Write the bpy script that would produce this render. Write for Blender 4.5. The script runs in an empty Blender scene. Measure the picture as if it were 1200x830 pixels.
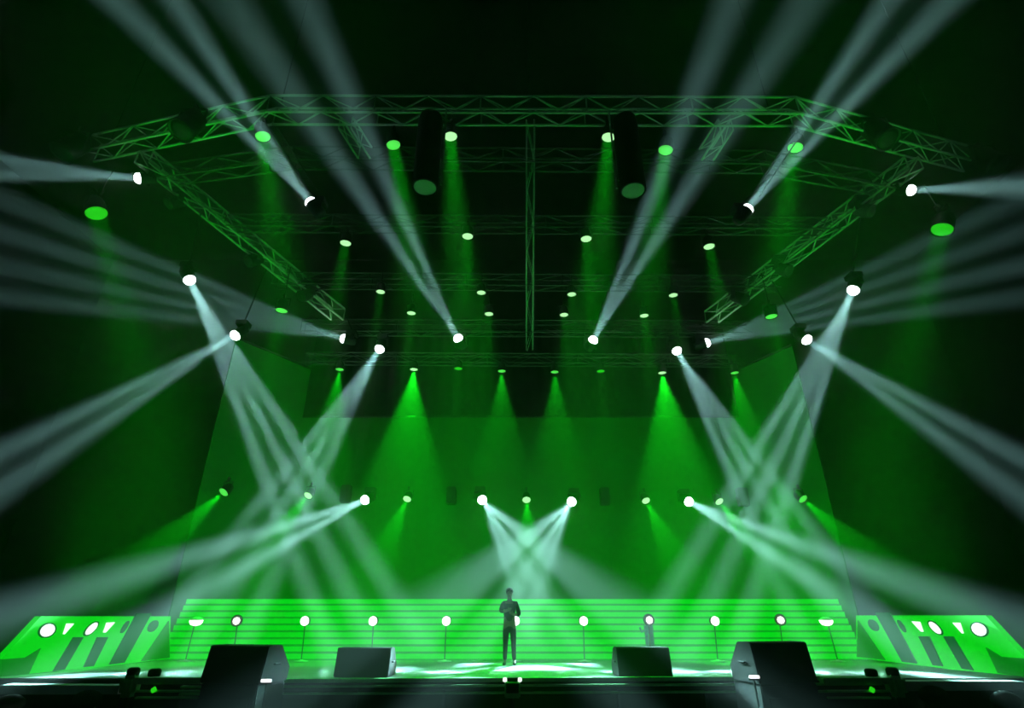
import bpy, bmesh, math, random
from mathutils import Vector, Matrix, Quaternion
random.seed(7)
S = bpy.context.scene
COL = S.collection
PI = math.pi
V = Vector

# ------------------------------------------------------------------ camera
CAM = V((0, 0, 1.22)); TILT = math.radians(25.3); FPX = 640.0
CF = V((0, math.cos(TILT), math.sin(TILT))); CU = V((0, -math.sin(TILT), math.cos(TILT)))
cd = bpy.data.cameras.new('camera'); cam = bpy.data.objects.new('camera', cd); COL.objects.link(cam)
cam.location = CAM; cam.rotation_euler = (PI/2 + TILT, 0, 0)
cd.sensor_width = 36; cd.lens = FPX/1200*36; cd.clip_end = 300
S.camera = cam
def ray(px, py): return CF + CU*((415-py)/FPX) + V((1, 0, 0))*((px-600)/FPX)
def at(px, py, Y): d = ray(px, py); return CAM + d*(Y/d.y)
def atz(px, py, z): d = ray(px, py); return CAM + d*((z-CAM.z)/d.z)
def on_plane(px, py, p0, n): d = ray(px, py); return CAM + d*((p0-CAM).dot(n)/d.dot(n))
RAKE_N = V((0, .62, 1)).normalized()
def rake(px, py, off=0.0): return on_plane(px, py, V((0, 13.0, 15.6-off)), RAKE_N)   # the roof grid drops towards the back

# ------------------------------------------------------------------ look
S.view_settings.view_transform = 'Standard'; S.view_settings.look = 'None'
S.view_settings.exposure = 0; S.view_settings.gamma = 1; S.view_settings.use_curve_mapping = False
S.cycles.use_denoising = True
S.cycles.max_bounces = 4; S.cycles.diffuse_bounces = 2; S.cycles.glossy_bounces = 2; S.cycles.volume_bounces = 0
S.cycles.light_sampling_threshold = 0.0
S.cycles.sample_clamp_direct = 0; S.cycles.sample_clamp_indirect = 3
HAZE = 0.014
w = bpy.data.worlds.new('hall_air'); S.world = w; w.use_nodes = True
nt = w.node_tree; nt.nodes.clear()
wo = nt.nodes.new('ShaderNodeOutputWorld'); bg = nt.nodes.new('ShaderNodeBackground'); vs = nt.nodes.new('ShaderNodeVolumeScatter')
bg.inputs[0].default_value = (0, 0, 0, 1); bg.inputs[1].default_value = 0
vs.inputs['Color'].default_value = (1, 1, 1, 1); vs.inputs['Density'].default_value = HAZE; vs.inputs['Anisotropy'].default_value = 0.0
nt.links.new(bg.outputs[0], wo.inputs['Surface']); nt.links.new(vs.outputs[0], wo.inputs['Volume'])

# ------------------------------------------------------------------ materials
def mat(name, col, rough=.5, metal=0, emit=None, es=0, noise=0, nscale=8, spec=.5, sample=False):
    m = bpy.data.materials.new(name); m.use_nodes = True
    n = m.node_tree; b = n.nodes['Principled BSDF']
    b.inputs['Base Color'].default_value = (*col, 1); b.inputs['Roughness'].default_value = rough; b.inputs['Metallic'].default_value = metal
    b.inputs['Specular IOR Level'].default_value = spec
    if noise:
        tc = n.nodes.new('ShaderNodeTexCoord'); t = n.nodes.new('ShaderNodeTexNoise'); t.inputs['Scale'].default_value = nscale; t.inputs['Detail'].default_value = 5
        r = n.nodes.new('ShaderNodeValToRGB')
        r.color_ramp.elements[0].position = .3; r.color_ramp.elements[1].position = .7
        r.color_ramp.elements[0].color = (*[c*(1-noise) for c in col], 1); r.color_ramp.elements[1].color = (*[min(1, c*(1+noise)) for c in col], 1)
        n.links.new(tc.outputs['Object'], t.inputs['Vector']); n.links.new(t.outputs['Fac'], r.inputs[0]); n.links.new(r.outputs[0], b.inputs['Base Color'])
    if emit:
        b.inputs['Emission Color'].default_value = (*emit, 1); b.inputs['Emission Strength'].default_value = es
        m.cycles.emission_sampling = 'AUTO' if sample else 'NONE'
    return m
M = {}
M['hall'] = mat('hall_black', (.012, .014, .013), .9, noise=.3, nscale=.6, spec=.1)
M['deck'] = mat('stage_deck', (.15, .19, .17), .5, noise=.12, nscale=1.5, spec=.4)
M['black'] = mat('black_metal', (.012, .013, .013), .55, .2, noise=.2, nscale=14)
M['cloth'] = mat('black_cloth', (.01, .011, .01), .95, noise=.3, nscale=3, spec=.05)
M['alu'] = mat('truss_aluminium', (.68, .8, .69), .5, .1, noise=.08, nscale=6)
M['alu_dim'] = mat('dimmed_metal', (.13, .155, .135), .5, .3, noise=.15, nscale=6)  # darker copy of the aluminium; dimness of the rear trusses put into colour
M['rubber'] = mat('black_rubber', (.015, .015, .015), .8)
M['lens_w'] = mat('white_lens', (.9, .95, .95), .2, emit=(.92, 1, .98), es=9)
M['lens_g'] = mat('green_lens', (.2, .5, .2), .2, emit=(.10, .9, .09), es=1.0)
M['lens_gw'] = mat('pale_green_lens', (.4, .6, .4), .2, emit=(.5, 1, .45), es=1.25)
M['lens_gd'] = mat('dim_green_lens', (.1, .3, .1), .2, emit=(.02, .62, .01), es=1)
M['bulb'] = mat('warm_white_bulb', (1, 1, .95), .3, emit=(1, 1, .9), es=4)
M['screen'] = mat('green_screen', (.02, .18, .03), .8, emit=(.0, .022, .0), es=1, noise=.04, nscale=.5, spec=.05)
M['step'] = mat('green_lit_step', (.015, .2, .02), .6, emit=(.0, .74, .01), es=1, sample=True, spec=.1)
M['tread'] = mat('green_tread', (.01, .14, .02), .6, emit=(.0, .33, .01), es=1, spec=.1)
M['panel'] = mat('green_light_box', (.015, .16, .02), .6, emit=(.0, .74, .004), es=1, sample=True, spec=.1)
M['panel_dark'] = mat('dark_green_gel', (.008, .07, .015), .6, emit=(.0, .105, .012), es=1, spec=.1)
M['panel_mid'] = mat('mid_green_gel', (.01, .1, .015), .6, emit=(.0, .22, .004), es=1, spec=.1)
M['white_cut'] = mat('white_lit_opening', (.95, .95, .95), .4, emit=(1, .97, .97), es=1.4)
M['grille'] = mat('speaker_grille', (.02, .024, .021), .75, noise=.25, nscale=60)
M['cabinet'] = mat('speaker_cabinet', (.016, .018, .017), .6, noise=.15, nscale=20)
M['tube_end'] = mat('tube_end_cloth', (.35, .5, .37), .7, noise=.2, nscale=40)
M['kerb'] = mat('grey_kerb', (.42, .5, .46), .7, noise=.15, nscale=4)
M['green_tint'] = mat('green_tinted_metal', (.2, .62, .24), .5, noise=.15, nscale=10)  # green light falling on the edge rails is put into this base colour
M['skin'] = mat('skin', (.22, .12, .08), .55)
M['hair'] = mat('dark_hair', (.008, .007, .006), .9, spec=.05)
M['shirt'] = mat('dark_shirt', (.016, .024, .02), .95, noise=.2, nscale=30, spec=.05)
M['trousers'] = mat('dark_trousers', (.012, .016, .014), .95, noise=.2, nscale=30, spec=.05)
M['shoe'] = mat('black_leather', (.008, .008, .008), .4)
M['teal'] = mat('teal_cover', (.08, .5, .3), .8, noise=.2, nscale=12)

# ------------------------------------------------------------------ mesh helpers
def link(name, me, m, parent=None, loc=None):
    o = bpy.data.objects.new(name, me); COL.objects.link(o)
    if m is not None and not me.materials: me.materials.append(m)
    if parent is not None: o.parent = parent
    if loc is not None: o.location = loc
    return o
def build(name, bm, m=None, parent=None, loc=None, smooth=False):
    me = bpy.data.meshes.new(name); bmesh.ops.recalc_face_normals(bm, faces=bm.faces); bm.to_mesh(me); bm.free()
    if smooth:
        for p in me.polygons: p.use_smooth = True
    return link(name, me, m, parent, loc)
def mesh_of(name, bm, m, smooth=False):
    me = bpy.data.meshes.new(name); bmesh.ops.recalc_face_normals(bm, faces=bm.faces); bm.to_mesh(me); bm.free(); me.materials.append(m)
    if smooth:
        for p in me.polygons: p.use_smooth = True
    return me
def NB(): return bmesh.new()
def box(bm, c, s, bev=0, rot=None):
    t = bmesh.new(); bmesh.ops.create_cube(t, size=1)
    bmesh.ops.scale(t, vec=s, verts=t.verts)
    if bev: bmesh.ops.bevel(t, geom=t.edges[:], offset=bev, segments=2, affect='EDGES')
    if rot is not None: bmesh.ops.transform(t, matrix=rot.to_4x4(), verts=t.verts)
    bmesh.ops.translate(t, vec=c, verts=t.verts); merge(bm, t)
def merge(bm, t):
    me = bpy.data.meshes.new('tmp'); t.to_mesh(me); t.free(); bm.from_mesh(me); bpy.data.meshes.remove(me)
def tube(bm, a, b, r, seg=8, cap=True):
    a = V(a); b = V(b); d = b-a
    t = bmesh.new(); bmesh.ops.create_cone(t, cap_ends=cap, segments=seg, radius1=r, radius2=r, depth=d.length)
    bmesh.ops.transform(t, matrix=Matrix.Translation((a+b)/2) @ d.to_track_quat('Z', 'Y').to_matrix().to_4x4(), verts=t.verts); merge(bm, t)
def path(bm, pts, r, seg=8):
    for a, b in zip(pts, pts[1:]): tube(bm, a, b, r, seg)
    for p in pts[1:-1]:
        t = bmesh.new(); bmesh.ops.create_uvsphere(t, u_segments=8, v_segments=6, radius=r*1.02); bmesh.ops.translate(t, vec=p, verts=t.verts); merge(bm, t)
def lathe(bm, prof, seg=20):                       # prof: (radius, z); spins round the local z axis
    rings = []
    for r, z in prof:
        if r < 1e-6: rings.append([bm.verts.new((0, 0, z))])
        else: rings.append([bm.verts.new((r*math.cos(2*PI*k/seg), r*math.sin(2*PI*k/seg), z)) for k in range(seg)])
    for A, B in zip(rings, rings[1:]):
        for k in range(seg):
            q = [A[k % len(A)], A[(k+1) % seg % len(A)], B[(k+1) % seg % len(B)], B[k % len(B)]]
            u = []
            for v_ in q:
                if v_ not in u: u.append(v_)
            if len(u) > 2:
                try: bm.faces.new(u)
                except ValueError: pass
def prism(bm, poly, n, t):                         # polygon of points extruded by n*t
    a = [bm.verts.new(p) for p in poly]; b = [bm.verts.new(V(p)+n*t) for p in poly]
    bm.faces.new(a); bm.faces.new(b[::-1]); k = len(a)
    for i in range(k): bm.faces.new((a[i], b[i], b[(i+1) % k], a[(i+1) % k]))
def thing(name, label, cat, loc=(0, 0, 0), group=None):
    o = bpy.data.objects.new(name, None); o.empty_display_size = .2; COL.objects.link(o); o.location = loc
    o['label'] = label; o['category'] = cat
    if group: o['group'] = group
    return o
def tag(o, label, cat, group=None):
    o['label'] = label; o['category'] = cat
    if group: o['group'] = group
    return o
def struct(o): o['kind'] = 'structure'; return o

# ------------------------------------------------------------------ hall
bm = NB(); box(bm, (0, 16, -1.45), (72, 50, .3)); struct(build('floor', bm, M['hall']))
bm = NB(); box(bm, (0, 16, 30.15), (72, 50, .3)); struct(build('ceiling', bm, M['hall']))
bm = NB(); box(bm, (-36.15, 16, 14.4), (.3, 50, 31.4)); struct(build('wall_left', bm, M['hall']))
bm = NB(); box(bm, (36.15, 16, 14.4), (.3, 50, 31.4)); struct(build('wall_right', bm, M['hall']))
bm = NB(); box(bm, (0, 41.15, 14.4), (72, .3, 31.4)); struct(build('wall_back', bm, M['hall']))
bm = NB(); box(bm, (0, -9.15, 14.4), (72, .3, 31.4)); struct(build('wall_front', bm, M['hall']))
FRONT = 12.9
bm = NB(); box(bm, (0, (FRONT+24)/2, -.65), (36, 24-FRONT, 1.3)); struct(build('stage_floor', bm, M['deck']))

# ------------------------------------------------------------------ backdrop
TOP = 10.4
def xy(p): return V((p.x, p.y, 0))
L0, L1 = xy(atz(277, 397, TOP)), xy(atz(351, 428, TOP))
R0, R1 = xy(atz(928, 406, TOP)), xy(atz(856, 438, TOP))
CY = 22.6
def ext(a, b, Y): t = (Y-a.y)/(b.y-a.y); return a+(b-a)*t
LC, RC = ext(L0, L1, CY), ext(R0, R1, CY)
def corner(a, c, b, r=1.6, n=8):
    u = (a-c).normalized(); v_ = (b-c).normalized(); p, q = c+u*r, c+v_*r
    return [p*(1-t)**2 + c*2*t*(1-t) + q*t*t for t in [i/n for i in range(n+1)]]
cyc_line = [L0] + corner(L0, LC, RC) + corner(LC, RC, R0) + [R0]
def ribbon(pts, z0, z1, thick):
    bm = NB(); ins = pts; n = len(pts); outs = []
    for i, p in enumerate(pts):
        d = (pts[min(i+1, n-1)]-pts[max(i-1, 0)]).normalized(); outs.append(p+V((-d.y, d.x, 0))*thick)
    g = [[bm.verts.new((p.x, p.y, z)) for p in q] for q, z in ((ins, z0), (ins, z1), (outs, z1), (outs, z0))]
    for a in range(4):
        for i in range(n-1): bm.faces.new((g[a][i], g[a][i+1], g[(a+1) % 4][i+1], g[(a+1) % 4][i]))
    for i in (0, n-1): bm.faces.new([g[a][i] for a in range(4)])
    return bm
cyc = thing('cyclorama_screen', 'huge plain green backdrop screen wrapping the rear and sides of the stage', 'backdrop', (0, CY, 0))
def par(o, p): o.parent = p; o.matrix_parent_inverse = Matrix.Translation(-V(p.location)); return o
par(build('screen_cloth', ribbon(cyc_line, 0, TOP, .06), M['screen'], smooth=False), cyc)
fr = NB(); path(fr, [V((p.x, p.y, TOP+.05)) for p in cyc_line], .05); par(build('top_pipe', fr, M['black']), cyc)
for p in (L0, R0):
    s = NB(); tube(s, (p.x, p.y+.12, 0), (p.x, p.y+.12, TOP+.05), .03); par(build('edge_pole', s, M['black']), cyc)
def cyc_hit(px, py):
    d = ray(px, py)
    for a, b in zip(cyc_line, cyc_line[1:]):
        e = b-a; n = V((-e.y, e.x, 0))
        if abs(d.dot(n)) < 1e-9: continue
        t = (a-CAM).dot(n)/d.dot(n); p = CAM+d*t
        s = (V((p.x, p.y, 0))-a).dot(e)/e.length_squared
        if t > 0 and -.001 <= s <= 1.001: return p, -n.normalized()
    raise RuntimeError('no hit %s %s' % (px, py))

# black border hanging above the screen
bx0, bx1 = at(358, 470, 20.4).x, at(862, 470, 20.4).x
bz = at(600, 488, 20.4).z
brd = thing('black_border', 'wide black border curtain hanging above the green backdrop screen', 'curtain', ((bx0+bx1)/2, 20.4, bz))
b = NB(); N = 160; rows = []
for z in (bz, 11.9):
    rows.append([b.verts.new((bx0+(bx1-bx0)*i/N, 20.4+.05*math.sin(i*1.3), z)) for i in range(N+1)])
for i in range(N): b.faces.new((rows[0][i], rows[0][i+1], rows[1][i+1], rows[1][i]))
o = par(build('curtain_cloth', b, M['cloth'], smooth=True), brd)
md = o.modifiers.new('thick', 'SOLIDIFY'); md.thickness = .03
b = NB(); tube(b, (bx0, 20.4, 11.95), (bx1, 20.4, 11.95), .06); par(build('batten_pipe', b, M['black']), brd)
b = NB(); tube(b, (bx0, 20.4, bz-.02), (bx1, 20.4, bz-.02), .035); par(build('hem_bar', b, M['black']), brd)

# ------------------------------------------------------------------ lit steps at the foot of the screen
SX0, SX1 = at(193, 772, 17.75).x, at(1008, 772, 17.75).x
NST = 9; ZT = at(600, 702, 18.3).z
steps = thing('stepped_riser', 'bank of bright green lit steps across the foot of the backdrop', 'steps', ((SX0+SX1)/2, 17.5, 0))
for i in range(NST):
    z0, z1 = ZT*i/NST, ZT*(i+1)/NST; y0 = 17.45+.09*i
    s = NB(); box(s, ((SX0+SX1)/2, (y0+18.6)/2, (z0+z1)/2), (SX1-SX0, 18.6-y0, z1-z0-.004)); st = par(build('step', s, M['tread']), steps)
    s = NB(); box(s, ((SX0+SX1)/2, y0-.012, (z0+z1)/2+.012), (SX1-SX0-.04, .02, (z1-z0)*.72), .004)
    f = build('lit_strip', s, M['step']); f.parent = st

# ------------------------------------------------------------------ side light-box panels
def side_panel(sgn, outline, base, stripes, gels, ovals, slots, label, A, B):
    """flat light box standing along one side of the stage; coordinates are picked on the photo and laid on its plane"""
    e = (B-A).normalized(); n = V((e.y, -e.x, 0)) if sgn < 0 else V((-e.y, e.x, 0))
    n = n if n.y < 0 else -n
    P = lambda q, off=0: on_plane(q[0], q[1], A+n*off, n)
    t = thing('light_box_panel', label, 'stage panel', (A+B)/2, 'slanted light boxes at the stage sides')
    bm = NB(); prism(bm, [P(q) for q in outline], n, -.18); par(build('panel_body', bm, M['panel']), t)
    bm = NB(); prism(bm, [P(q, .03) for q in base], n, -.05); par(build('base_gel', bm, M['panel_mid']), t)
    for q in stripes:
        bm = NB(); prism(bm, [P(k, .045) for k in q], n, -.05); par(build('dark_stripe', bm, M['panel_dark']), t)
    for q in gels:
        bm = NB(); prism(bm, [P(k, .03) for k in q], n, -.04); par(build('gel_stripe', bm, M['panel_mid']), t)
    for q in slots:
        bm = NB(); prism(bm, [P(k, .06) for k in q], n, -.04); par(build('lit_opening', bm, M['white_cut']), t)
    for (cx, cy, a, b_, rot, m) in ovals:
        pts = []
        for k in range(24):
            u, v_ = a*math.cos(2*PI*k/24), b_*math.sin(2*PI*k/24)
            pts.append((cx+u*math.cos(rot)-v_*math.sin(rot), cy+u*math.sin(rot)+v_*math.cos(rot)))
        bm = NB(); prism(bm, [P(k, .06) for k in pts], n, -.04)
        if m == 'w':
            o = build('round_opening', bm, M['white_cut']); par(o, t)
            bm = NB(); pts2 = [(cx+(p[0]-cx)*1.22, cy+(p[1]-cy)*1.22) for p in pts]
            prism(bm, [P(k, .05) for k in pts2], n, -.04); par(build('opening_rim', bm, M['panel_dark']), t)
        else: par(build('dark_oval', bm, M['panel_dark']), t)
    ld = bpy.data.lights.new('truss_fill', 'AREA'); ld.shape = 'RECTANGLE'; ld.size = 3.5; ld.size_y = .3; ld.color = (.004, 1, .012); ld.energy = E_TRUSS_FILL; ld.spread = math.radians(45)
    o = bpy.data.objects.new('added_truss_uplight', ld); COL.objects.link(o); o.parent = t  # added unseen light that brightens the front truss from below
    mid = (A+B)/2; o.location = V((0, 0, 1.3)); dd = V((sgn*10.5, 13.2, 15.7))-mid-V((0, 0, 1.3)); o.rotation_mode = 'QUATERNION'
    z = -dd.normalized(); x = (e-z*e.dot(z)).normalized(); y = z.cross(x); o.rotation_quaternion = Matrix((x, y, z)).transposed().to_quaternion()
    return t
E_TRUSS_FILL = 95
A = at(2, 795, 13.25); A.z = 0; B = at(196, 772, 17.3); B.z = 0
A2 = at(1198, 790, 13.25); A2.z = 0; B2 = at(1004, 770, 17.3); B2.z = 0
def mx(q): return (1203-q[0], q[1]-1)
Lo = [(2, 795), (2, 772), (48, 722.5), (200, 722.5), (199, 772), (110, 783), (60, 790)]
Lbase = [(2, 795), (2, 773), (30, 771), (48, 760), (34, 790)]
Lstr = [[(63, 787), (87, 747), (98, 747), (76, 785)], [(99, 782), (115, 747), (127, 747), (110, 781)],
        [(129, 779), (161, 719), (178, 719), (146, 777)]]
Lgel = [[(166, 775), (198, 728), (199, 771)]]
Lslot = [[(79, 731), (87, 731), (76, 743.5), (75, 743.5)], [(126, 730), (135, 729.5), (124, 741.5), (122, 741.5)]]
Lov = [(56, 739, 9.2, 6.6, -.55, 'w'), (107.5, 737, 9.5, 3.6, -.78, 'w'), (147, 735, 8.5, 2.2, -1.0, 'd'), (180, 734, 8, 4.5, -.9, 'd')]
side_panel(-1, Lo, Lbase, Lstr, Lgel, Lov, Lslot, 'slanted bright green light box panel at the left side of the stage', A, B)
side_panel(1, [mx(q) for q in Lo], [mx(q) for q in Lbase], [[mx(k) for k in q] for q in Lstr], [[mx(k) for k in q] for q in Lgel],
           [(1203-c[0], c[1]-1, c[2], c[3], -c[4], c[5]) for c in Lov], [[mx(k) for k in q] for q in Lslot],
           'slanted bright green light box panel at the right side of the stage', A2, B2)

# ------------------------------------------------------------------ trusses
def truss(label, pts, depth, height, r=.04, cell=.8, m='alu', side=None, group='roof trusses', name='lighting_truss', up=None):
    pts = [V(p) for p in pts]; c = sum(pts, V())/len(pts); t = thing(name, label, 'truss', c, group)
    side = V((0, 1, 0)) if side is None else V(side); up = V((0, 0, 1)) if up is None else up
    offs = (V(), side*depth, up*height, side*depth+up*height)
    for o_ in offs:
        bm = NB(); path(bm, [p+o_ for p in pts], r); par(build('chord', bm, M[m], smooth=True), t)
    bm = NB()
    for a, b in zip(pts, pts[1:]):
        n = max(1, round((b-a).length/cell)); q = [a+(b-a)*i/n for i in range(n+1)]
        for i in range(n):
            for j, (u, v_) in enumerate(((0, 1), (0, 2), (1, 3), (2, 3))):
                A_, B_ = (u, v_) if (i+(j in (0, 3))) % 2 else (v_, u)
                tube(bm, q[i]+offs[A_], q[i+1]+offs[B_], r*.55, 6)
        for i in range(0, n+1, 4):
            tube(bm, q[i], q[i]+offs[2], r*.6, 6); tube(bm, q[i]+offs[1], q[i]+offs[3], r*.6, 6)
    par(build('bracing', bm, M[m]), t)
    return t
Z1 = 15.7
truss('long front truss spanning the full width above the stage, bent at both ends',
      [atz(98, 177, Z1), atz(312, 131, Z1), atz(938, 133, Z1), atz(1142, 189, Z1)], .5, .75, .042, .85)
truss('second cross truss, just behind the front truss', [rake(185, 208), rake(340, 187), rake(900, 192), rake(1052, 221)], .45, .6, .034, .9, 'alu_dim')
truss('third cross truss from the front', [rake(262, 264), rake(985, 268)], .4, .5, .03, .95, 'alu_dim')
truss('fourth cross truss from the front', [rake(318, 332), rake(915, 336)], .4, .5, .03, .95, 'alu_dim')
truss('fifth cross truss, carrying the two inner white beam lights', [rake(352, 388), rake(882, 390)], .4, .55, .032, .95, 'alu_dim')
p6a, p6b = at(355, 430, 19.9), at(868, 433, 19.9); p6a.z += .25; p6b.z += .25
truss('rearmost cross truss, in front of the black border curtain', [p6a, p6b], .35, .4, .03, .9, 'alu_dim')
truss('left side truss running from the front truss to the rear', [rake(158, 190, -.02), rake(388, 375, -.02)], .5, .5, .042, .7, side=(.97, 0, 0))
truss('right side truss running from the front truss to the rear', [rake(1082, 197, -.02), rake(842, 378, -.02)], .5, .5, .042, .7, side=(-.97, 0, 0))
truss('narrow centre truss running front to back under the roof', [rake(617, 148), rake(617, 415)], .26, .3, .03, 1.1, 'alu', side=(1, 0, 0))
truss('short link truss joining front and second trusses, left of centre', [rake(397, 150), rake(420, 186)], .4, .5, .035, .7, 'alu', side=(1, 0, 0))
truss('short link truss joining front and second trusses, right of centre', [rake(845, 152), rake(822, 188)], .4, .5, .035, .7, 'alu', side=(1, 0, 0))
# arms that carry the two high white lights
for (a, b, lab) in (((316, 152), (362, 224), 'thin slanted hanging arm left of centre, below the bend of the front truss'),
                    ((932, 156), (880, 230), 'thin slanted hanging arm right of centre, below the bend of the front truss')):
    bm = NB(); p, q = rake(*a), at(*b, 12.6)
    tube(bm, p+V((0, 0, .05)), q, .035); tube(bm, p+V((.25, 0, .05)), q+V((.25, 0, 0)), .02)
    for k in range(8): u = p.lerp(q, (k+.5)/8); tube(bm, u, u+V((.25, 0, 0)), .012)
    o = build('truss_outrigger', bm, M['alu_dim']); tag(o, lab, 'truss arm')
# cable up to the hall roof
p = rake(620, 128); bm = NB(); tube(bm, p+V((0, 0, .3)), (p.x, p.y, 30), .025)
tag(build('suspension_cable', bm, M['alu_dim']), 'steel cable rising from the middle of the front truss to the hall roof', 'cable')
for (x, y) in ((330, 120), (900, 124), (130, 165), (1112, 175)):
    p = atz(x, y, Z1+.7); bm = NB(); tube(bm, p, (p.x, p.y, 30), .02)
    lab = {330: 'dark cable at the left bend of the front truss', 900: 'dark cable at the right bend of the front truss',
           130: 'dark cable at the left end of the front truss', 1112: 'dark cable at the right end of the front truss'}[x]
    tag(build('suspension_cable', bm, M['black']), lab, 'cable')

# ------------------------------------------------------------------ light fixtures
def gobo(ld, half, n, phase, base):
    """an n-petal gobo in the lamp's optics"""
    ld.use_nodes = True; t = ld.node_tree; L = t.links.new
    em = t.nodes['Emission']
    tc = t.nodes.new('ShaderNodeTexCoord'); sp = t.nodes.new('ShaderNodeSeparateXYZ'); L(tc.outputs['Normal'], sp.inputs[0])
    def ma(op, a, b=None, c=None):
        k = t.nodes.new('ShaderNodeMath'); k.operation = op
        for i, v_ in enumerate((a, b, c)):
            if v_ is None: continue
            if isinstance(v_, (int, float)): k.inputs[i].default_value = v_
            else: L(v_, k.inputs[i])
        return k.outputs[0]
    u = ma('DIVIDE', sp.outputs[0], sp.outputs[2]); v_ = ma('DIVIDE', sp.outputs[1], sp.outputs[2])
    r = ma('DIVIDE', ma('SQRT', ma('ADD', ma('MULTIPLY', u, u), ma('MULTIPLY', v_, v_))), math.tan(half))
    th = ma('ARCTAN2', v_, u)
    c = ma('COSINE', ma('MULTIPLY_ADD', th, float(n), phase))
    ring = ma('SUBTRACT', 1.0, ma('ABSOLUTE', ma('MULTIPLY', ma('SUBTRACT', r, .62), 2.6)))       # bright ring of petals
    pet = ma('MULTIPLY', ma('MAXIMUM', ring, 0.0), ma('MAXIMUM', ma('MULTIPLY_ADD', c, .9, .25), 0.0))
    core = ma('MAXIMUM', ma('SUBTRACT', .5, ma('MULTIPLY', r, 2.2)), 0.0)
    s = ma('ADD', ma('ADD', ma('MULTIPLY', pet, 3.2), core), base)
    L(s, em.inputs['Strength'])

GAIN = 1.0
def spot(parent, P, d, color, energy, full, blend=.35, scale=1, gob=None, radius=.06):
    ld = bpy.data.lights.new('spot', 'SPOT'); ld.energy = energy*GAIN; ld.color = color; ld.spot_size = full; ld.spot_blend = blend; ld.shadow_soft_size = radius
    if gob: gobo(ld, full/2, *gob)
    o = bpy.data.objects.new('lamp_beam', ld); COL.objects.link(o); o.parent = parent
    o.rotation_mode = 'QUATERNION'; o.rotation_quaternion = d.to_track_quat('-Z', 'Y')
    o.location = (P+d*.05-V(parent.location))/scale
    return o
def disc(parent, P, d, color, energy, full, r, scale=1):
    """the lit lens itself as a collimated disc of light"""
    ld = bpy.data.lights.new('disc', 'AREA'); ld.shape = 'DISK'; ld.size = 2*r; ld.energy = energy; ld.color = color; ld.spread = full
    o = bpy.data.objects.new('lens_light', ld); COL.objects.link(o); o.parent = parent
    o.rotation_mode = 'QUATERNION'; o.rotation_quaternion = d.to_track_quat('-Z', 'Y'); o.location = (P-V(parent.location))/scale; o.scale = (1/scale,)*3
    return o
# moving head meshes
b = NB(); box(b, (0, 0, -.1), (.44, .44, .2), .02); box(b, (0, .225, -.1), (.2, .02, .1), .005); me_base = mesh_of('moving_head_base', b, M['black'])
b = NB(); box(b, (0, 0, -.23), (.56, .16, .05), .01)
for s in (-1, 1): box(b, (s*.265, 0, -.38), (.05, .16, .3), .015)
me_yoke = mesh_of('moving_head_yoke', b, M['black'])
b = NB(); lathe(b, [(0, .22), (.12, .22), (.17, .18), (.19, .1), (.2, -.1), (.215, -.28), (.215, -.31), (.19, -.31), (.185, -.29), (0, -.29)]); me_head = mesh_of('moving_head_body', b, M['black'], True)
b = NB(); lathe(b, [(.2, -.30), (.2, -.33), (.185, -.39), (.145, -.44), (.08, -.475), (0, -.485)]); me_lens = mesh_of('moving_head_lens', b, M['lens_w'], True)
b = NB(); lathe(b, [(.184, -.285), (.184, -.305), (.14, -.335), (.07, -.352), (0, -.357)]); me_lens_off = mesh_of('moving_head_dark_lens', b, M['grille'], True)
WHITE = (.46, 1, .96)
def moving_head(label, P, target, group, full=None, energy=0, gob=None, mount=None, scale=1, up=1, lens=True, blend=.6, disc_gain=1.0, streaks=2, spot_gain=.16):
    d = (V(target)-V(P)).normalized()
    piv = V(P)-d*.32*scale
    root = piv+V((0, 0, .42*scale*up))
    t = thing('moving_head_light', label, 'stage light', root, group); t.scale = (scale,)*3
    flip = (0 if up > 0 else PI)
    az = math.atan2(-d.x, d.y)
    o = link('base', me_base, None, t); o.rotation_euler = (flip, 0, 0)
    o = link('yoke', me_yoke, None, t); o.rotation_euler = (flip, 0, az)
    q = d.to_track_quat('-Z', 'Y')
    for nm, me in (('head', me_head), ('lens', me_lens if lens else me_lens_off)):
        o = link(nm, me, None, t, (0, 0, -.42*up)); o.rotation_mode = 'QUATERNION'; o.rotation_quaternion = q
    if mount is not None:
        b = NB(); m_ = (V(mount)-root)/scale; tube(b, (0, 0, 0) if up > 0 else (0, 0, 0), m_, .03, 8); build('hanging_pipe', b, M['black'], t)
    if energy:
        spot(t, V(P)+d*.1, d, WHITE, energy*spot_gain, full, blend, scale, gob, .05)
        ax = d.cross(V((0, 1, 0))).normalized()                       # a linear prism in the head splits the beam into streaks
        for k in range(streaks):
            u = 0 if streaks == 1 else (2*k/(streaks-1)-1)
            off = u*math.tan(full/2)*(1-.75/streaks)*.92
            disc(t, V(P)+d*.19, (d+ax*off).normalized(), WHITE, energy*EA*disc_gain/streaks**.7, full*.88/streaks, .11, scale)
    return t
def aim(P, end, Y, width):
    """target of a beam and its opening angle from the width it reaches there"""
    T = at(*end, Y); zc = (T-CAM).dot(CF); half = math.atan2(width/2*zc/FPX, (T-P).length)
    return T, half*2
E = 28500; EA = .0034
ROW = 'white beam lights'
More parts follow.
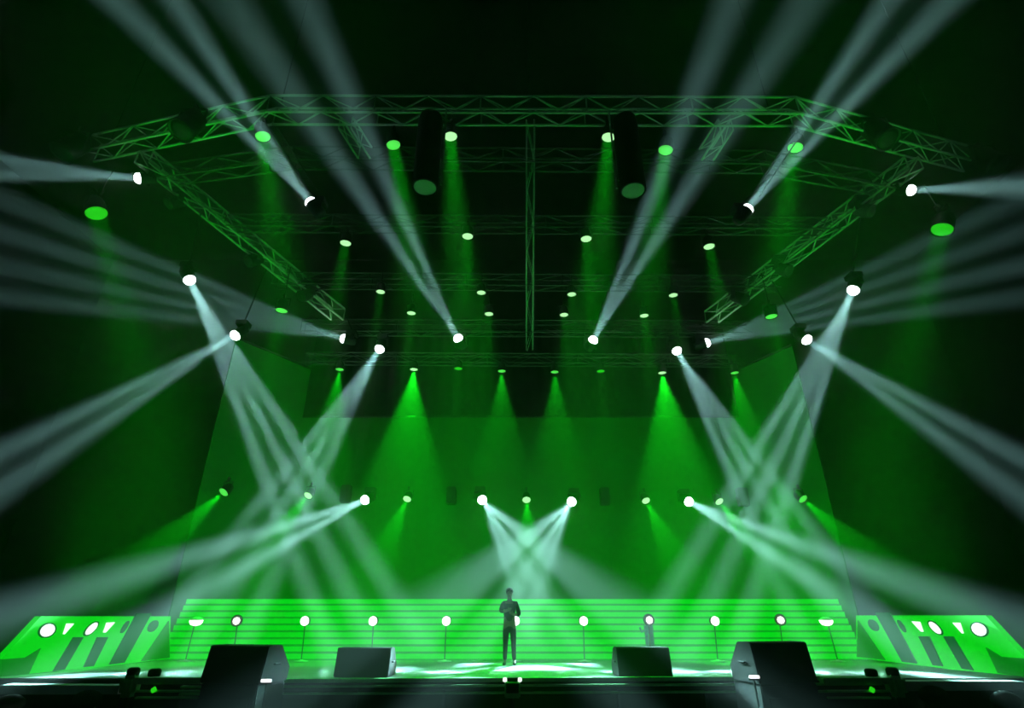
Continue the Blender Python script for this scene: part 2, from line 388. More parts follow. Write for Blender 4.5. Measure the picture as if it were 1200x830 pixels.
def beam(label, s, sY, end, eY, width, e=1.0, n=4, ph=.4, base=.3, mount_dz=.5, mount=None, up=1, scale=1, off=.55, disc_gain=1.0, streaks=2, spot_gain=.16):
    P = at(*s, sY) if sY else rake(*s, off)
    T, full = aim(P, end, eY, width); full = min(max(full, .05), 1.2)
    k = math.radians(10)/full; scale *= .92                                       # narrower optics, brighter beam
    if mount is None: mount = P+V((0, 0, .42+mount_dz))
    return moving_head(label, P, T, ROW, full, E*e*max(.35, min(2.2, k)), (n, ph, base), mount, scale, up, disc_gain=disc_gain, streaks=streaks, spot_gain=spot_gain)
beam('white beam light at the top of the left side truss, shining out to the left', (163, 209), None, (0, 196), 12.2, 50, 1.0, off=.3)
beam('white beam light on the left slanted arm, shining up to the left', (365, 238), 12.5, (172, 0), 10.3, 100, 1.0, mount=at(361, 222, 12.6))
beam('white beam light left of centre on the fifth truss, shining up to the left', (537, 397), 18.6, (405, 160), 11.5, 85, .9, n=2, ph=.2, mount=rake(537, 388))
beam('white beam light right of centre on the fifth truss, shining up to the right', (695, 399), 18.6, (818, 160), 11.5, 85, .9, n=2, ph=.2, mount=rake(695, 388))
beam('white beam light on the right slanted arm, shining up to the right', (875, 246), 12.5, (1075, 0), 10.3, 100, 1.0, mount=at(881, 228, 12.6))
beam('white beam light at the top of the right side truss, shining out to the right', (1067, 223), None, (1200, 218), 12.2, 50, 1.0, off=.3)
beam('white beam light hanging outermost left, below the left side truss, shining down', (222, 328), 15.2, (350, 580), 14.6, 82, 1.0, n=4, ph=.8, streaks=3, disc_gain=1.25, mount=rake(235, 251))
beam('white beam light by the top left corner of the backdrop, shining down to the left', (276, 393), 17.0, (0, 552), 13.0, 95, .9, n=2, ph=1.2, mount=rake(312, 316))
beam('white beam light at the foot of the left side truss, fanning out leftwards', (403, 397), None, (0, 292), 15.0, 165, 1.1, n=5, ph=.3, streaks=4, off=.5)
beam('white beam light under the left of the fifth truss, shining down to the left', (445, 409), 19.0, (330, 595), 15.8, 80, .95, n=3, ph=1.1, streaks=3, disc_gain=1.4, mount=rake(445, 388))
beam('white beam light under the right of the fifth truss, shining down to the right', (793, 411), 19.0, (905, 600), 15.8, 85, .95, n=3, ph=1.1, streaks=3, disc_gain=1.4, mount=rake(793, 390))
beam('white beam light at the foot of the right side truss, fanning out rightwards', (828, 402), None, (1200, 292), 15.0, 165, 1.1, n=5, ph=.3, streaks=4, off=.5)
beam('white beam light by the top right corner of the backdrop, shining down to the right', (945, 398), 17.0, (1200, 560), 13.4, 92, .9, n=2, ph=1.2, mount=rake(905, 330))
beam('white beam light hanging outermost right, below the right side truss, shining down', (1000, 340), 15.2, (890, 580), 14.6, 82, 1.0, n=4, ph=.8, streaks=3, disc_gain=1.25, mount=rake(1008, 256))
# low row, fixed to the screen
def low_beam(label, s, end, eY, width, e, n, ph, base=.08, disc_gain=1.0, streaks=3, spot_gain=.16):
    h, nr = cyc_hit(*s); P = CAM+(h-CAM)*(1-.75/(h-CAM).length); 
    back = P+V((0, 0, .42)); m_ = back+V((0, 1, 0))*max(.2, (h-P).y+.1); m_ = V((h.x, h.y, back.z))+V((h.x-P.x, h.y-P.y, 0))*0
    return beam(label, s, P.y, end, eY, width, e, n, ph, base, mount=m_, disc_gain=disc_gain, streaks=streaks, spot_gain=spot_gain)
low_beam('white beam light low on the backdrop, left of centre, fanning down to the left', (428, 586), (225, 674), 15.9, 90, 1.3, 3, .6, streaks=2, disc_gain=1.75)
low_beam('white beam light low on the backdrop just left of the middle, crossing rightwards', (565, 586), (630, 672), 17.6, 100, 3.2, 5, .2, .02, .6, 2, 1.0)
low_beam('white beam light low on the backdrop just right of the middle, crossing leftwards', (670, 588), (606, 672), 17.6, 100, 3.2, 5, 2.94, .02, .6, 2, 1.0)
low_beam('white beam light low on the backdrop, right of centre, fanning down to the right', (807, 588), (985, 676), 15.9, 90, 1.3, 3, .6, streaks=2, disc_gain=1.75)

# par cans
b = NB(); lathe(b, [(0, .26), (.1, .26), (.16, .2), (.2, .08), (.215, -.2), (.23, -.22), (.21, -.22), (.2, -.19), (0, -.19)]); me_can = mesh_of('par_can_body', b, M['black'], True)
b = NB()
for s in (-1, 1): box(b, (s*.255, 0, -.2), (.015, .05, .42), .004)
box(b, (0, 0, .0), (.525, .05, .015), .004); me_pyoke = mesh_of('par_yoke', b, M['black'])
b = NB(); box(b, (0, 0, .06), (.08, .06, .12), .01); tube(b, (0, -.04, .14), (0, .04, .14), .055, 10); me_clamp = mesh_of('par_clamp', b, M['black'])
def lens_mesh(m): 
    b = NB(); lathe(b, [(.199, -.185), (.199, -.2), (.15, -.222), (.08, -.235), (0, -.24)]); return mesh_of('par_lens', b, M[m], True)
ML = {k: lens_mesh(k) for k in ('lens_g', 'lens_gw', 'lens_gd')}
GREEN = (.004, 1, .012)
EGA = 46; EG = 10000
def par_can(label, group, P, d=(0, 0, -1), full=.3, e=1.0, lens='lens_gw', scale=1, mount=None, blend=.5):
    d = V(d).normalized(); piv = V(P)-d*.2*scale; root = piv+V((0, 0, .3*scale))
    t = thing('par_can_light', label, 'stage light', root, group); t.scale = (scale,)*3
    az = math.atan2(-d.x, d.y) if abs(d.x)+abs(d.y) > .01 else 0
    o = link('yoke', me_pyoke, None, t); o.rotation_euler = (0, 0, az)
    link('clamp', me_clamp, None, t)
    q = d.to_track_quat('-Z', 'Y')
    for nm, me in (('can', me_can), ('lens', ML[lens])):
        o = link(nm, me, None, t, (0, 0, -.3)); o.rotation_mode = 'QUATERNION'; o.rotation_quaternion = q
    if mount is not None and (V(mount)-root).length > .12:
        b = NB(); tube(b, (0, 0, .1), (V(mount)-root)/scale, .022/scale, 6); build('hanging_pipe', b, M['black'], t)
    if e and full > .45: spot(t, V(P)+d*.06*scale, d, GREEN, EG*e, full, blend, scale)
    elif e: disc(t, V(P)+d*.06*scale, d, GREEN, EGA*e, full*1.15, .18*scale, scale)
    return t
G1 = 'green downlights on the front trusses'
for (x, y, sc, e, full, ln, lab) in (
    (113, 250, 1.55, .45, .26, 'lens_gd', 'large green downlight hanging far left beyond the left side truss'),
    (308, 160, 1.15, .8, .30, 'lens_g', 'green downlight under the left bend of the front truss'),
    (461, 170, 1.1, .8, .26, 'lens_g', 'green downlight left of the left black hanging cylinder'),
    (528, 160, 1.05, .8, .26, 'lens_gw', 'bright white-faced downlight right of the left black hanging cylinder'),
    (713, 161, 1.05, .8, .26, 'lens_gw', 'bright white-faced downlight left of the right black hanging cylinder'),
    (780, 176, 1.15, .8, .26, 'lens_g', 'green downlight right of the right black hanging cylinder'),
    (932, 173, 1.15, .8, .30, 'lens_g', 'green downlight under the right bend of the front truss'),
    (1104, 269, 1.55, .45, .26, 'lens_gd', 'large green downlight hanging far right beyond the right side truss')):
    P = rake(x, y, .45) if sc < 1.5 else rake(x, y, 1.6)
    tx = {113: 158, 1104: 1060, 308: 322, 932: 915, 461: 478, 780: 766, 528: 535, 713: 704}[x]
    d = at(tx, y+(170 if sc > 1.5 else 105), P.y+.2)-P
    par_can(lab, G1, P, d, full, e, ln, sc, P+V((0, 0, .95 if sc < 1.5 else 2.0)))
G2 = 'green downlights on the middle trusses'
for (x, y, lab) in ((405, 285, 'outer left green downlight under the third truss'), (548, 277, 'inner left green downlight under the third truss'),
                    (687, 280, 'inner right green downlight under the third truss'), (831, 289, 'outer right green downlight under the third truss'),
                    (446, 342, 'outer left green downlight under the fourth truss'), (564, 343, 'inner left green downlight under the fourth truss'),
                    (670, 345, 'inner right green downlight under the fourth truss'), (789, 346, 'outer right green downlight under the fourth truss'),
                    (482, 367, 'outer left green downlight above the fifth truss'), (573, 368, 'inner left green downlight above the fifth truss'),
                    (661, 369, 'inner right green downlight above the fifth truss'), (755, 370, 'outer right green downlight above the fifth truss')):
    P = rake(x, y, .5); par_can(lab, G2, P, (0, 0, -1), .3, .32 if y < 300 else .2, 'lens_gw', .95 if y < 300 else .8, P+V((0, 0, .85)))
for (x, y, lab) in ((330, 364, 'small green downlight under the left side truss'), (904, 371, 'small green downlight under the right side truss')):
    P = rake(x, y, 1.6); par_can(lab, G2, P, (0, 0, -1), .3, .35, 'lens_g', 1.0, P+V((0, 0, 1.9)))
G3 = 'green floodlights on the rear truss'
for (x, y, full, e, ln, lab) in (
    (398, 433, .6, .6, 'lens_g', 'green floodlight at the left end of the rear truss'),
    (485, 433, .75, 1.4, 'lens_gw', 'bright green floodlight second from the left on the rear truss'),
    (537, 432, .35, .1, 'lens_gd', 'dim green light left of the middle pair on the rear truss'),
    (588, 435, .65, .45, 'lens_g', 'left one of the middle pair of green floodlights on the rear truss'),
    (650, 436, .65, .45, 'lens_g', 'right one of the middle pair of green floodlights on the rear truss'),
    (704, 435, .35, .1, 'lens_gd', 'dim green light right of the middle pair on the rear truss'),
    (776, 437, .75, 1.4, 'lens_gw', 'bright green floodlight second from the right on the rear truss'),
    (861, 437, .6, .6, 'lens_g', 'green floodlight at the right end of the rear truss')):
    P = at(x, y, 19.8); par_can(lab, G3, P, (0, 0, -1), full, e, ln, .75, P+V((0, .15, .55)))
G4 = 'green spotlights low on the backdrop'
for (x, y, dx, ln, lab) in (
    (262, 577, -.75, 'lens_g', 'green spotlight low on the backdrop, farthest left'), (361, 581, -.55, 'lens_gw', 'green spotlight low on the backdrop, second from the left'),
    (477, 585, -.35, 'lens_gw', 'green spotlight low on the backdrop, left of the small black speaker'), (617, 586, 0, 'lens_gw', 'green spotlight low in the very middle of the backdrop'),
    (757, 587, .35, 'lens_gw', 'green spotlight low on the backdrop, right of the small black speaker'), (843, 588, .55, 'lens_gw', 'green spotlight low on the backdrop, second from the right'),
    (941, 585, .75, 'lens_g', 'green spotlight low on the backdrop, farthest right')):
    h, nr = cyc_hit(x, y); P = CAM+(h-CAM)*(1-.6/(h-CAM).length)
    par_can(lab, G4, P, (dx*.7, -1.2, -1.5), .5, .7, ln, .8, V((h.x, h.y, P.z+.45)))

# small black speakers on the screen
G5 = 'small black speakers on the backdrop'
for (x, y, lab) in ((405, 581, 'small black speaker on the backdrop, beside the left fanning beam light'), (530, 583, 'small black speaker on the backdrop, left of the middle'),
                    (707, 584, 'small black speaker on the backdrop, right of the middle'), (876, 584, 'small black speaker on the backdrop, far right in the beam')):
    h, nr = cyc_hit(x, y); P = h+nr*.35
    t = thing('small_speaker', lab, 'speaker', P, G5)
    b = NB(); box(b, (0, 0, 0), (.38, .34, .68), .03); build('cabinet', b, M['cabinet'], t)
    b = NB(); box(b, (0, -.175, 0), (.33, .02, .62), .008); build('grille', b, M['grille'], t)
    b = NB(); tube(b, (0, .15, .1), (-nr.x*.36, -nr.y*.36, .1), .03); box(b, (0, .17, 0), (.42, .02, .06)); build('bracket', b, M['black'], t)

# black hanging cylinders
for (x0, y0, y1, lab) in ((498, 136, 220, 'tall black cylinder hanging from the front truss, left of centre'), (742, 139, 224, 'tall black cylinder hanging from the front truss, right of centre')):
    Pb = at(x0, y1, 12.3); Pt = at(x0, y0, 12.3); Ht = Pt.z-Pb.z
    t = thing('hanging_cylinder', lab, 'hanging speaker', Pb, 'black cylinders on the front truss')
    b = NB(); lathe(b, [(.32, 0), (.365, 0), (.375, .03), (.375, Ht-.25), (.345, Ht-.08), (.25, Ht), (0, Ht)], 28); build('shell', b, M['cloth'], t, smooth=True)
    b = NB(); lathe(b, [(0, .03), (.335, .03), (.335, .01), (0, .0)], 28); build('end_grille', b, M['tube_end'], t)
    b = NB(); k = 1 if x0 < 600 else -1; tube(b, (k*.46, 0, .1), (k*.46, 0, Ht+.3), .03); tube(b, (k*.46, 0, .4), (k*.34, 0, .4), .02); tube(b, (k*.46, 0, Ht-.5), (k*.34, 0, Ht-.5), .02); build('hanging_pole', b, M['alu'], t)
    b = NB(); tube(b, (0, 0, Ht-.02), (0, .3, Ht+.35), .03); build('hook', b, M['black'], t)

# unlit black spotlights on the ends of the front truss
me_bigcan = None
for (x, y, dx, lab) in ((85, 172, -.25, 'unlit black spotlight at the left end of the front truss'), (222, 146, -.2, 'unlit black spotlight on the left angled part of the front truss'),
                        (1030, 156, .2, 'unlit black spotlight on the right angled part of the front truss'), (1158, 188, .25, 'unlit black spotlight at the right end of the front truss')):
    P = atz(x, y, Z1+.15); P.y -= .35; P = at(x, y, P.y)
    t = thing('spotlight', lab, 'stage light', P+V((0, 0, .7)), 'unlit spotlights on the front truss')
    b = NB(); lathe(b, [(0, .55), (.22, .55), (.34, .42), (.36, -.25), (.41, -.5), (.38, -.5), (.34, -.44), (0, -.44)], 24)
    o = build('body', b, M['black'], t, (0, 0, -.7), True); q = V((dx, -.35, -1)).normalized().to_track_quat('-Z', 'Y'); o.rotation_mode = 'QUATERNION'; o.rotation_quaternion = q
    b = NB(); lathe(b, [(.335, -.44), (.335, -.46), (.2, -.49), (0, -.5)], 24); o = build('lens', b, M['grille'], t, (0, 0, -.7), True); o.rotation_mode = 'QUATERNION'; o.rotation_quaternion = q
    b = NB()
    for s in (-1, 1): box(b, (s*.42, 0, -.4), (.03, .08, .75), .005)
    box(b, (0, 0, -.02), (.87, .08, .03), .005); box(b, (0, .1, .1), (.12, .3, .2), .02); build('yoke', b, M['black'], t)
# unlit moving heads and small fittings along the side trusses
for (x, y, s, lab) in ((196, 238, -1, 'unlit moving light near the top of the left side truss'), (290, 307, -1, 'unlit moving light halfway down the left side truss'), (352, 348, -1, 'unlit moving light near the lower end of the left side truss'),
                       (1022, 248, 1, 'unlit moving light near the top of the right side truss'), (925, 318, 1, 'unlit moving light halfway down the right side truss'), (874, 352, 1, 'unlit moving light near the lower end of the right side truss')):
    P = rake(x, y, .35); moving_head(lab, P, P+V((s*.5, -.6, -.7)), 'unlit moving lights on the side trusses', lens=False, scale=1.15, mount=P+V((-s*.1, .1, .75)))

# ------------------------------------------------------------------ floor lamps along the steps
G6 = 'small lamps on stands along the steps'
lamps = [(230, 728, 218, 771, 1.0, 'lamp on a thin stand, farthest left along the steps'), (277, 728, 273, 772, .4, 'lamp on a thin stand, second from the left along the steps'),
         (357, 728, 353, 774, 0, 'lamp on a thin stand, just right of the left big monitor'), (437, 728, 435, 774, 0, 'lamp on a thin stand behind the left small monitor'),
         (523, 728, 521, 774, 0, 'lamp on a thin stand, first to the left of the singer'), (604, 728, 603, 774, 0, 'lamp on a thin stand hidden behind the singer'),
         (684, 728, 685, 774, 0, 'lamp on a thin stand, first to the right of the singer'), (761, 727, 763, 773, -.1, 'lamp in front of the faint teal stand behind the right small monitor'),
         (838, 728, 841, 773, 0, 'lamp on a thin stand, just left of the right big monitor'), (915, 727, 919, 772, -.4, 'lamp on a thin stand, second from the right along the steps'),
         (968, 728, 981, 771, -1.0, 'lamp on a thin stand, farthest right along the steps')]
b = NB(); lathe(b, [(0, 0), (.19, 0), (.19, .015), (.06, .035), (.02, .05), (0, .05)], 20); me_lb = mesh_of('lamp_base', b, M['alu'], True)
b = NB(); lathe(b, [(0, .06), (.1, .06), (.175, .02), (.175, .0), (.16, -.05), (.11, -.1), (0, -.12)], 20); me_half = mesh_of('lamp_half_bulb', b, M['bulb'], True)
b = NB(); lathe(b, [(0, .1), (.06, .1), (.12, .075), (.185, .025), (.178, .02), (0, .05)], 20); me_cap = mesh_of('lamp_cap', b, M['alu'], True)
b = NB(); lathe(b, [(0, .1), (.07, .1), (.13, .05), (.12, -.02), (.12, -.06), (.11, -.06), (.1, -.02), (0, .0)], 20); me_ls = mesh_of('lamp_housing', b, M['black'], True)
b = NB(); bmesh.ops.create_uvsphere(b, u_segments=16, v_segments=10, radius=.115); me_bulb = mesh_of('lamp_bulb', b, M['bulb'], True)
for (x, y, bx, by, turn, lab) in lamps:
    Bp = at(bx, by, 17.05); Bp.z = 0; Hd = at(x, y, 17.05)
    t = thing('floor_lamp', lab, 'lamp', Bp, G6)
    link('base', me_lb, None, t)
    rel = Hd-Bp; rel.y = 0; top = V((rel.x*.55, 0, rel.z-.12))
    b = NB(); tube(b, (0, 0, .03), top, .014); tube(b, top, (rel.x, 0, rel.z-.05), .012); build('pole', b, M['alu_dim'], t)
    d = V((turn*.9, -1, -.08)) if abs(turn) < .9 else V((turn*.1, -.1, -1))
    q = d.normalized().to_track_quat('-Z', 'Y')
    if abs(turn) >= .9:
        link('cap', me_cap, None, t, (rel.x, 0, rel.z)); link('half_bulb', me_half, None, t, (rel.x, 0, rel.z)); continue
    o = link('housing', me_ls, None, t, V((rel.x, .0, rel.z))-d.normalized()*.07); o.rotation_mode = 'QUATERNION'; o.rotation_quaternion = q
    k = .78 if turn else 1.0; o.scale = (1.2,)*3 if turn else (1,)*3
    link('bulb', me_bulb, None, t, (rel.x, 0, rel.z)).scale = (k,)*3

# faint teal stand
p = at(762, 757, 17.2); p.z = 0
t = thing('equipment_stand', 'faint teal upright stand behind the right small monitor', 'stand', p)
zt = at(762, 731, 17.2).z
b = NB()
for s in (-1, 1): box(b, (s*.07, 0, zt*.42), (.09, .1, zt*.84), .02)
build('upright', b, M['teal'], t)
b = NB(); box(b, (0, 0, zt*.86), (.25, .14, zt*.28), .05); build('body', b, M['teal'], t)
b = NB(); tube(b, (-.1, 0, zt*.82), (-.22, -.05, zt*.78), .03); tube(b, (-.22, -.05, zt*.78), (-.26, -.08, zt*.9), .025); build('arm', b, M['teal'], t)

# ------------------------------------------------------------------ wedge monitors
def wedge(label, group, loc, w, h, d, rotz, name='wedge_monitor'):
    t = thing(name, label, 'speaker', loc, group); t.rotation_euler = (0, 0, rotz)
    # profile in y,z: the grille faces the back of the stage and up, the blank rear faces the house
    prof = [(-d*.5, 0), (-d*.38, h*.985), (-d*.30, h), (d*.12, h), (d*.5, h*.38), (d*.46, 0)]
    b = NB(); prism(b, [V((-w/2, y, z)) for y, z in prof], V((1, 0, 0)), w)
    bmesh.ops.bevel(b, geom=b.edges[:], offset=.018, segments=2, affect='EDGES'); build('cabinet', b, M['cabinet'], t)
    a, c = V((0, d*.12, h)), V((0, d*.5, h*.38)); mid = (a+c)/2; e = (c-a); ang = math.atan2(e.z, e.y)
    b = NB(); box(b, mid+V((0, math.sin(-ang)*.012, math.cos(ang)*.012)), (w*.92, e.length*.9, .02), .004, Matrix.Rotation(ang, 3, 'X')); build('grille', b, M['grille'], t)
    for s in (-1, 1):
        b = NB(); tube(b, (s*(w/2+.02), -.08, h*.5), (s*(w/2+.02), .08, h*.5), .015); tube(b, (s*(w/2-.01), -.08, h*.5), (s*(w/2+.02), -.08, h*.5), .015); tube(b, (s*(w/2-.01), .08, h*.5), (s*(w/2+.02), .08, h*.5), .015)
        build('handle', b, M['black'], t)
    return t
def place_wedge(label, group, x0, x1, ytop, ybot, Y, depth, rotz, zbase=0.0):
    c = at((x0+x1)/2, ybot, Y); zc = (c-CAM).dot(CF); wd = (x1-x0)*zc/FPX
    h = at((x0+x1)/2, ytop, Y).z-zbase
    return wedge(label, group, (c.x, Y+depth*.45, zbase), wd, h, depth, rotz)
GM = 'stage monitors along the front edge'
place_wedge('small black wedge monitor on the stage front, left of the singer', GM, 391, 456, 759.5, 795, 13.05, .7, -.05)
place_wedge('small black wedge monitor on the stage front, right of the singer', GM, 724, 788, 759, 792, 13.05, .7, .05)
for (x0, x1, yt, lab, rz, lab2) in ((234, 318, 757, 'big black wedge monitor at the stage front, far left', -.28, 'black box riser under the left big monitor'),
                                    (877, 958, 753, 'big black wedge monitor at the stage front, far right', .28, 'black box riser under the right big monitor')):
    t = place_wedge(lab, GM, x0, x1, yt, 799, 11.75, .85, rz, .02)
    b = NB(); box(b, (0, 0, .655), (1.25, .8, 1.31), .02); r_ = thing('box_riser', lab2, 'riser', (t.location.x, t.location.y, -1.3), 'box risers under the big monitors'); r_.rotation_euler = (0, 0, rz)
    build('body', b, M['cabinet'], r_)
    b = NB(); box(b, (0, -.41, .66), (1.0, .02, .9), .005); build('front_panel', b, M['grille'], r_)
    sg = -1 if x0 < 600 else 1
    P = at(312 if sg < 0 else 884, 798 if sg < 0 else 793.5, 11.6)
    e_ = thing('edge_light', 'small white light bar beside the foot of the %s big monitor' % ('left' if sg < 0 else 'right'), 'light', P, 'white light bars by the big monitors')
    b = NB(); box(b, (0, 0, 0), (.19, .06, .05), .01); build('lit_bar', b, M['white_cut'], e_)
    b = NB(); box(b, (0, .04, -.035), (.22, .1, .03), .008); tube(b, (0, .04, -.04), (0, .04, -1.3-P.z), .02); build('bracket', b, M['black'], e_)

# ------------------------------------------------------------------ stage front edge
fz = lambda y, Y=12.75: at(600, y, Y).z
er = thing('edge_rail', 'dark green double rail along the front edge of the stage', 'rail', (0, 12.7, -1.3))
xl, xr = at(214, 800, 12.7).x, at(1030, 796, 12.7).x
for (yl, yr_, h_, nm) in ((801, 797, .07, 'lip_board'), (806.5, 803, .035, 'rail_bar'), (815, 811.5, .035, 'rail_bar')):
    za, zb = at(214, yl, 12.7).z, at(1030, yr_, 12.7).z
    b = NB(); q = [V((xl, 12.65, za)), V((xr, 12.65, zb)), V((xr, 12.65, zb+h_)), V((xl, 12.65, za+h_))]; prism(b, q, V((0, 1, 0)), .12); par(build(nm, b, M['green_tint']), er)
for i in range(9):
    x = xl+(xr-xl)*i/8; b = NB(); box(b, (x, 12.74, -.74), (.06, .06, 1.12), .006); par(build('post', b, M['black']), er)
fc = NB(); box(fc, (0, 12.86, -.62), (34, .05, 1.2)); tag(build('stage_skirt', fc, M['cloth']), 'black skirt hanging down the front of the stage', 'skirt')

# middle box with two little lights
P = at(600.5, 818, 12.3)
t = thing('stage_edge_box', 'small black box with two white lights at the stage edge below the singer', 'box', (P.x, 12.3, P.z))
ht = at(600, 799, 12.3).z-P.z
b = NB(); box(b, (0, 0, ht/2), (.3, .2, ht), .02); build('case', b, M['green_tint'], t)
b = NB(); box(b, (0, -.1, ht*.62), (.24, .03, ht*.6), .008); build('front_plate', b, M['black'], t)
for s in (-1, 1):
    b = NB(); box(b, (s*.145, -.02, ht+.035), (.075, .08, .07), .012); build('lamp', b, M['white_cut'], t)
b = NB(); box(b, (0, 0, ht+.03), (.2, .1, .07), .01); build('top_block', b, M['black'], t)
b = NB(); tube(b, (0, 0, 0), (0, 0, -1.3-P.z), .03); build('post', b, M['black'], t)

# rail-end carriages and pale kerbs at both sides
def carriage(sg, X, label):
    px = X; P = at(px, 812, 12.3)
    t = thing('rail_carriage', label, 'carriage', (P.x, 12.3, P.z), 'carriages at the ends of the edge rail')
    b = NB(); box(b, (0, 0, .12), (.34, .3, .38), .08); build('body', b, M['green_tint'], t)
    b = NB(); box(b, (-sg*.75, 0, .2), (1.35, .2, .11), .02); build('top_beam', b, M['green_tint'], t)
    for z in (.03, -.08): b = NB(); box(b, (-sg*.8, -.05, z), (1.2, .08, .035), .008); build('rail_bar', b, M['green_tint'], t)
    for dx in (0, -sg*.42):
        b = NB(); lathe(b, [(0, .0), (.1, 0), (.115, .03), (.115, .1), (.08, .135), (0, .14)], 16); build('knob', b, M['rubber'], t, (dx, 0, .29 if dx == 0 else .27), True)
    b = NB(); box(b, (-sg*.55, -.12, .06), (.1, .02, .09), .01, Matrix.Rotation(.6*sg, 3, 'Y')); build('marker_tag', b, M['lens_gd'], t)
    b = NB(); tube(b, (0, 0, 0), (0, 0, -1.3-P.z), .06); box(b, (0, 0, -1.28-P.z), (.5, .4, .04)); build('post', b, M['black'], t)
carriage(-1, 150, 'dark green rail carriage with black knobs at the left end of the stage edge')
carriage(1, 1052, 'dark green rail carriage with black knobs at the right end of the stage edge')
for (xa, ya, ha, xb, yb, lab, lumps) in ((0, 803, .22, 140, 804, 'pale grey kerb along the left front corner of the stage', ((14, 818), (104, 813))),
                                    (1056, 799, .2, 1200, 799, 'pale grey kerb along the right front corner of the stage', ((1092, 808), (1176, 814)))):
    a_, b__ = at(xa, ya, 12.2), at(xb, yb, 12.2); k = thing('side_kerb', lab, 'kerb', ((a_.x+b__.x)/2, 12.2, -1.3), 'grey kerbs at the stage corners')
    b = NB(); prism(b, [a_, b__, b__-V((0, 0, .14)), a_-V((0, 0, .16))], V((0, 1, 0)), .3); par(build('kerb_top', b, M['kerb']), k)
    b = NB(); box(b, ((a_.x+b__.x)/2, 12.4, (a_.z-.16-1.3)/2), (abs(b__.x-a_.x), .2, 1.3+a_.z-.16)); par(build('kerb_base', b, M['cloth']), k)
    for i, (lx, ly) in enumerate(lumps):
        p = at(lx, ly, 11.9); b = NB(); bmesh.ops.create_uvsphere(b, u_segments=16, v_segments=10, radius=1); bmesh.ops.scale(b, vec=(.26, .18, .16), verts=b.verts)
        bmesh.ops.translate(b, vec=(0, 0, -.1), verts=b.verts); box(b, (0, 0, (-1.3-p.z-.1)/2), (.3, .2, 1.3+p.z-.1), .02)
        tag(build('covered_post', b, M['cloth'], None, p, True), 'black cloth covered post before the %s kerb, %s' % (('left' if xa < 600 else 'right'), ('outer one' if (i == 0) == (xa < 600) else 'inner one')), 'post', 'covered posts before the kerbs')

# ------------------------------------------------------------------ the singer
def skin_mesh(name, joints, edges, m, parent, sub=2):
    me = bpy.data.meshes.new(name); names = list(joints); me.from_pydata([joints[k][0] for k in names], [(names.index(a), names.index(b)) for a, b in edges], [])
    o = link(name, me, m, parent); md = o.modifiers.new('skin', 'SKIN'); md.use_smooth_shade = True
    lay = me.skin_vertices[0].data
    for i, k in enumerate(names):
        r = joints[k][1]; lay[i].radius = r if isinstance(r, tuple) else (r, r)
        lay[i].use_root = (i == 0)
    s = o.modifiers.new('sub', 'SUBSURF'); s.levels = sub; s.render_levels = sub
    return o
Pf = at(597, 780, 15.9); Pf.z = 0
man = thing('person', 'person in dark clothes standing centre stage with bent arms, elbows out', 'person', Pf)
# x right in the picture, -y towards the house
J = {'pelvis': ((0, 0, .93), (.14, .10)), 'waist': ((0, 0, 1.08), (.135, .095)), 'chest': ((0, .01, 1.28), (.165, .11)), 'neckb': ((0, .015, 1.42), (.09, .075)), 'neck': ((0, .005, 1.50), (.05, .052)),
     'head': ((0, -.01, 1.60), (.072, .085)), 'crown': ((0, 0, 1.69), (.066, .08))}
Eg = [('pelvis', 'waist'), ('waist', 'chest'), ('chest', 'neckb'), ('neckb', 'neck'), ('neck', 'head'), ('head', 'crown')]
arms = {'l': [(-.17, .01, 1.38), (-.225, -.07, 1.20), (-.06, -.25, 1.22), (-.02, -.29, 1.235)], 'r': [(.17, .01, 1.37), (.25, .02, 1.12), (.10, -.20, 1.13), (.06, -.25, 1.15)]}
for k, s in (('l', -1), ('r', 1)):
    sh, el, wr, pm = arms[k]
    J['sh'+k] = (sh, .065); J['el'+k] = (el, .043); J['wr'+k] = (wr, .03); J['pm'+k] = (pm, (.034, .022))
    Eg += [('chest', 'sh'+k), ('sh'+k, 'el'+k), ('el'+k, 'wr'+k), ('wr'+k, 'pm'+k)]
    d = (V(pm)-V(wr)).normalized(); up = V((0, 0, 1)); sd = d.cross(up).normalized()
    for i, (off, ln) in enumerate(((.026, .068), (.009, .078), (-.009, .072), (-.026, .055))):
        a = V(pm)+d*.02+up*off; m1 = a+d*ln*.5+up*0; tip = m1+(d*.6+sd*(-s)*(-.55)).normalized()*ln*.5
        J['f%d%s' % (i, k)] = (tuple(a), .0095); J['m%d%s' % (i, k)] = (tuple(m1), .009); J['t%d%s' % (i, k)] = (tuple(tip), .007)
        Eg += [('pm'+k, 'f%d%s' % (i, k)), ('f%d%s' % (i, k), 'm%d%s' % (i, k)), ('m%d%s' % (i, k), 't%d%s' % (i, k))]
    a = V(wr)+d*.03+up*.03; tip = a+(d*.6+up*.8)*.05
    J['th'+k] = (tuple(a), .011); J['tt'+k] = (tuple(tip), .008); Eg += [('wr'+k, 'th'+k), ('th'+k, 'tt'+k)]
    J['hip'+k] = ((s*.085, 0, .86), (.09, .09)); J['kn'+k] = ((s*.10, -.015, .49), .055); J['an'+k] = ((s*.115, .02, .09), .038); J['to'+k] = ((s*.135, -.14, .04), (.04, .03))
    Eg += [('pelvis', 'hip'+k), ('hip'+k, 'kn'+k), ('kn'+k, 'an'+k), ('an'+k, 'to'+k)]
body = skin_mesh('body', J, Eg, M['skin'], man)
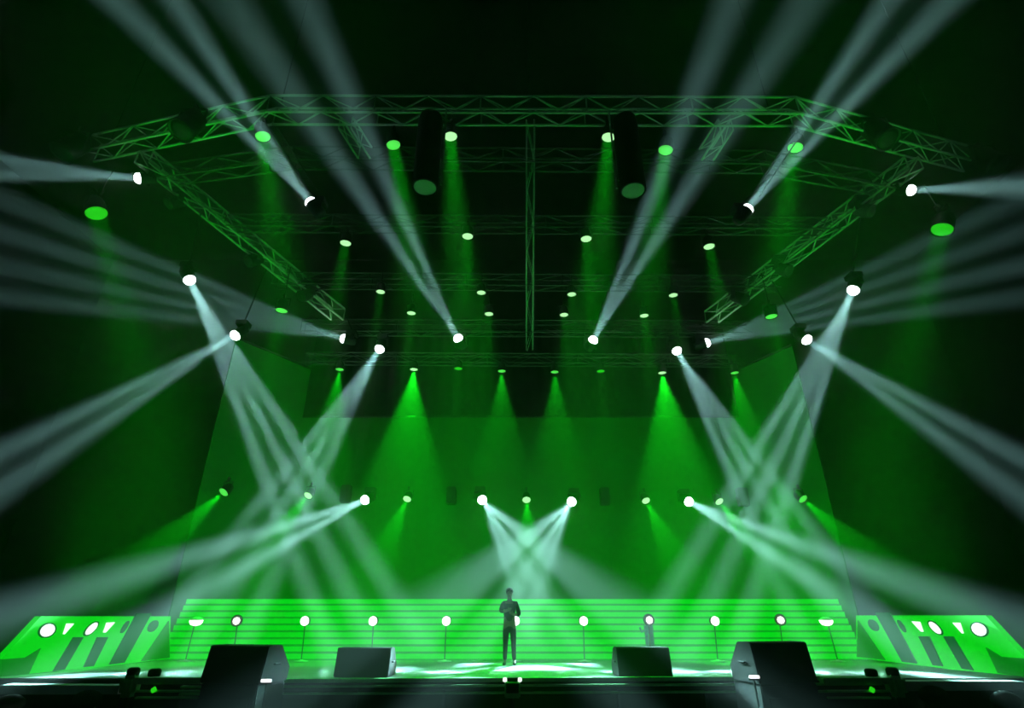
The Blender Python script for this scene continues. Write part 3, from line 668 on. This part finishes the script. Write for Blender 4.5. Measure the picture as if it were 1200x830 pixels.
# face
b = NB(); box(b, (0, -.098, 1.595), (.022, .03, .045), .009)
fc_ = build('nose', b, M['skin'], man, smooth=True)
for s in (-1, 1):
    b = NB(); bmesh.ops.create_uvsphere(b, u_segments=10, v_segments=8, radius=.011); build('eye', b, M['shoe'], man, (s*.03, -.088, 1.622), True)
    b = NB(); bmesh.ops.create_uvsphere(b, u_segments=10, v_segments=8, radius=1); bmesh.ops.scale(b, vec=(.01, .018, .03), verts=b.verts); build('ear', b, M['skin'], man, (s*.08, .0, 1.605), True)
b = NB(); box(b, (0, -.09, 1.555), (.045, .014, .012), .005); build('mouth', b, M['shoe'], man)
b = NB(); bmesh.ops.create_icosphere(b, subdivisions=4, radius=1)
for v_ in b.verts:
    n = .02*math.sin(v_.co.x*23+v_.co.z*17)*math.sin(v_.co.y*19); v_.co = V((v_.co.x*.098, v_.co.y*.112+.012, v_.co.z*.088))*(1+n)
bmesh.ops.delete(b, geom=[f for f in b.verts if f.co.z < -.035 and f.co.y < .03 or f.co.y < -.06 and f.co.z < .02], context='VERTS')
o = build('hair', b, M['hair'], man, (0, 0, 1.675), True); md = o.modifiers.new('t', 'SOLIDIFY'); md.thickness = .012
JS = {'pelvis': ((0, 0, .90), (.155, .115)), 'waist': ((0, 0, 1.08), (.148, .108)), 'chest': ((0, .01, 1.28), (.178, .122)), 'neckb': ((0, .015, 1.415), (.10, .085)), 'collar': ((0, .012, 1.465), (.066, .064))}
ES = [('pelvis', 'waist'), ('waist', 'chest'), ('chest', 'neckb'), ('neckb', 'collar')]
for k in 'lr':
    sh, el, wr, pm = arms[k]; mid = tuple(V(el).lerp(V(wr), .62))
    JS['sh'+k] = (sh, .078); JS['el'+k] = (el, .056); JS['fo'+k] = (mid, .043); ES += [('chest', 'sh'+k), ('sh'+k, 'el'+k), ('el'+k, 'fo'+k)]
skin_mesh('shirt', JS, ES, M['shirt'], man)
JT = {'pelvis': ((0, 0, .95), (.15, .112)), 'seat': ((0, .01, .87), (.16, .12))}; ET = [('pelvis', 'seat')]
for k, s in (('l', -1), ('r', 1)):
    JT['hip'+k] = ((s*.09, 0, .80), (.095, .098)); JT['kn'+k] = ((s*.10, -.015, .49), .068); JT['cuff'+k] = ((s*.115, .02, .10), .052); ET += [('seat', 'hip'+k), ('hip'+k, 'kn'+k), ('kn'+k, 'cuff'+k)]
    JSh = {'heel': ((s*.115, .045, .045), (.045, .045)), 'mid': ((s*.122, -.05, .045), (.047, .042)), 'toe': ((s*.137, -.16, .035), (.045, .033))}
    skin_mesh('shoe', JSh, [('heel', 'mid'), ('mid', 'toe')], M['shoe'], man)
skin_mesh('trousers', JT, ET, M['trousers'], man)
man.scale = (1.03, 1.03, 1.03)
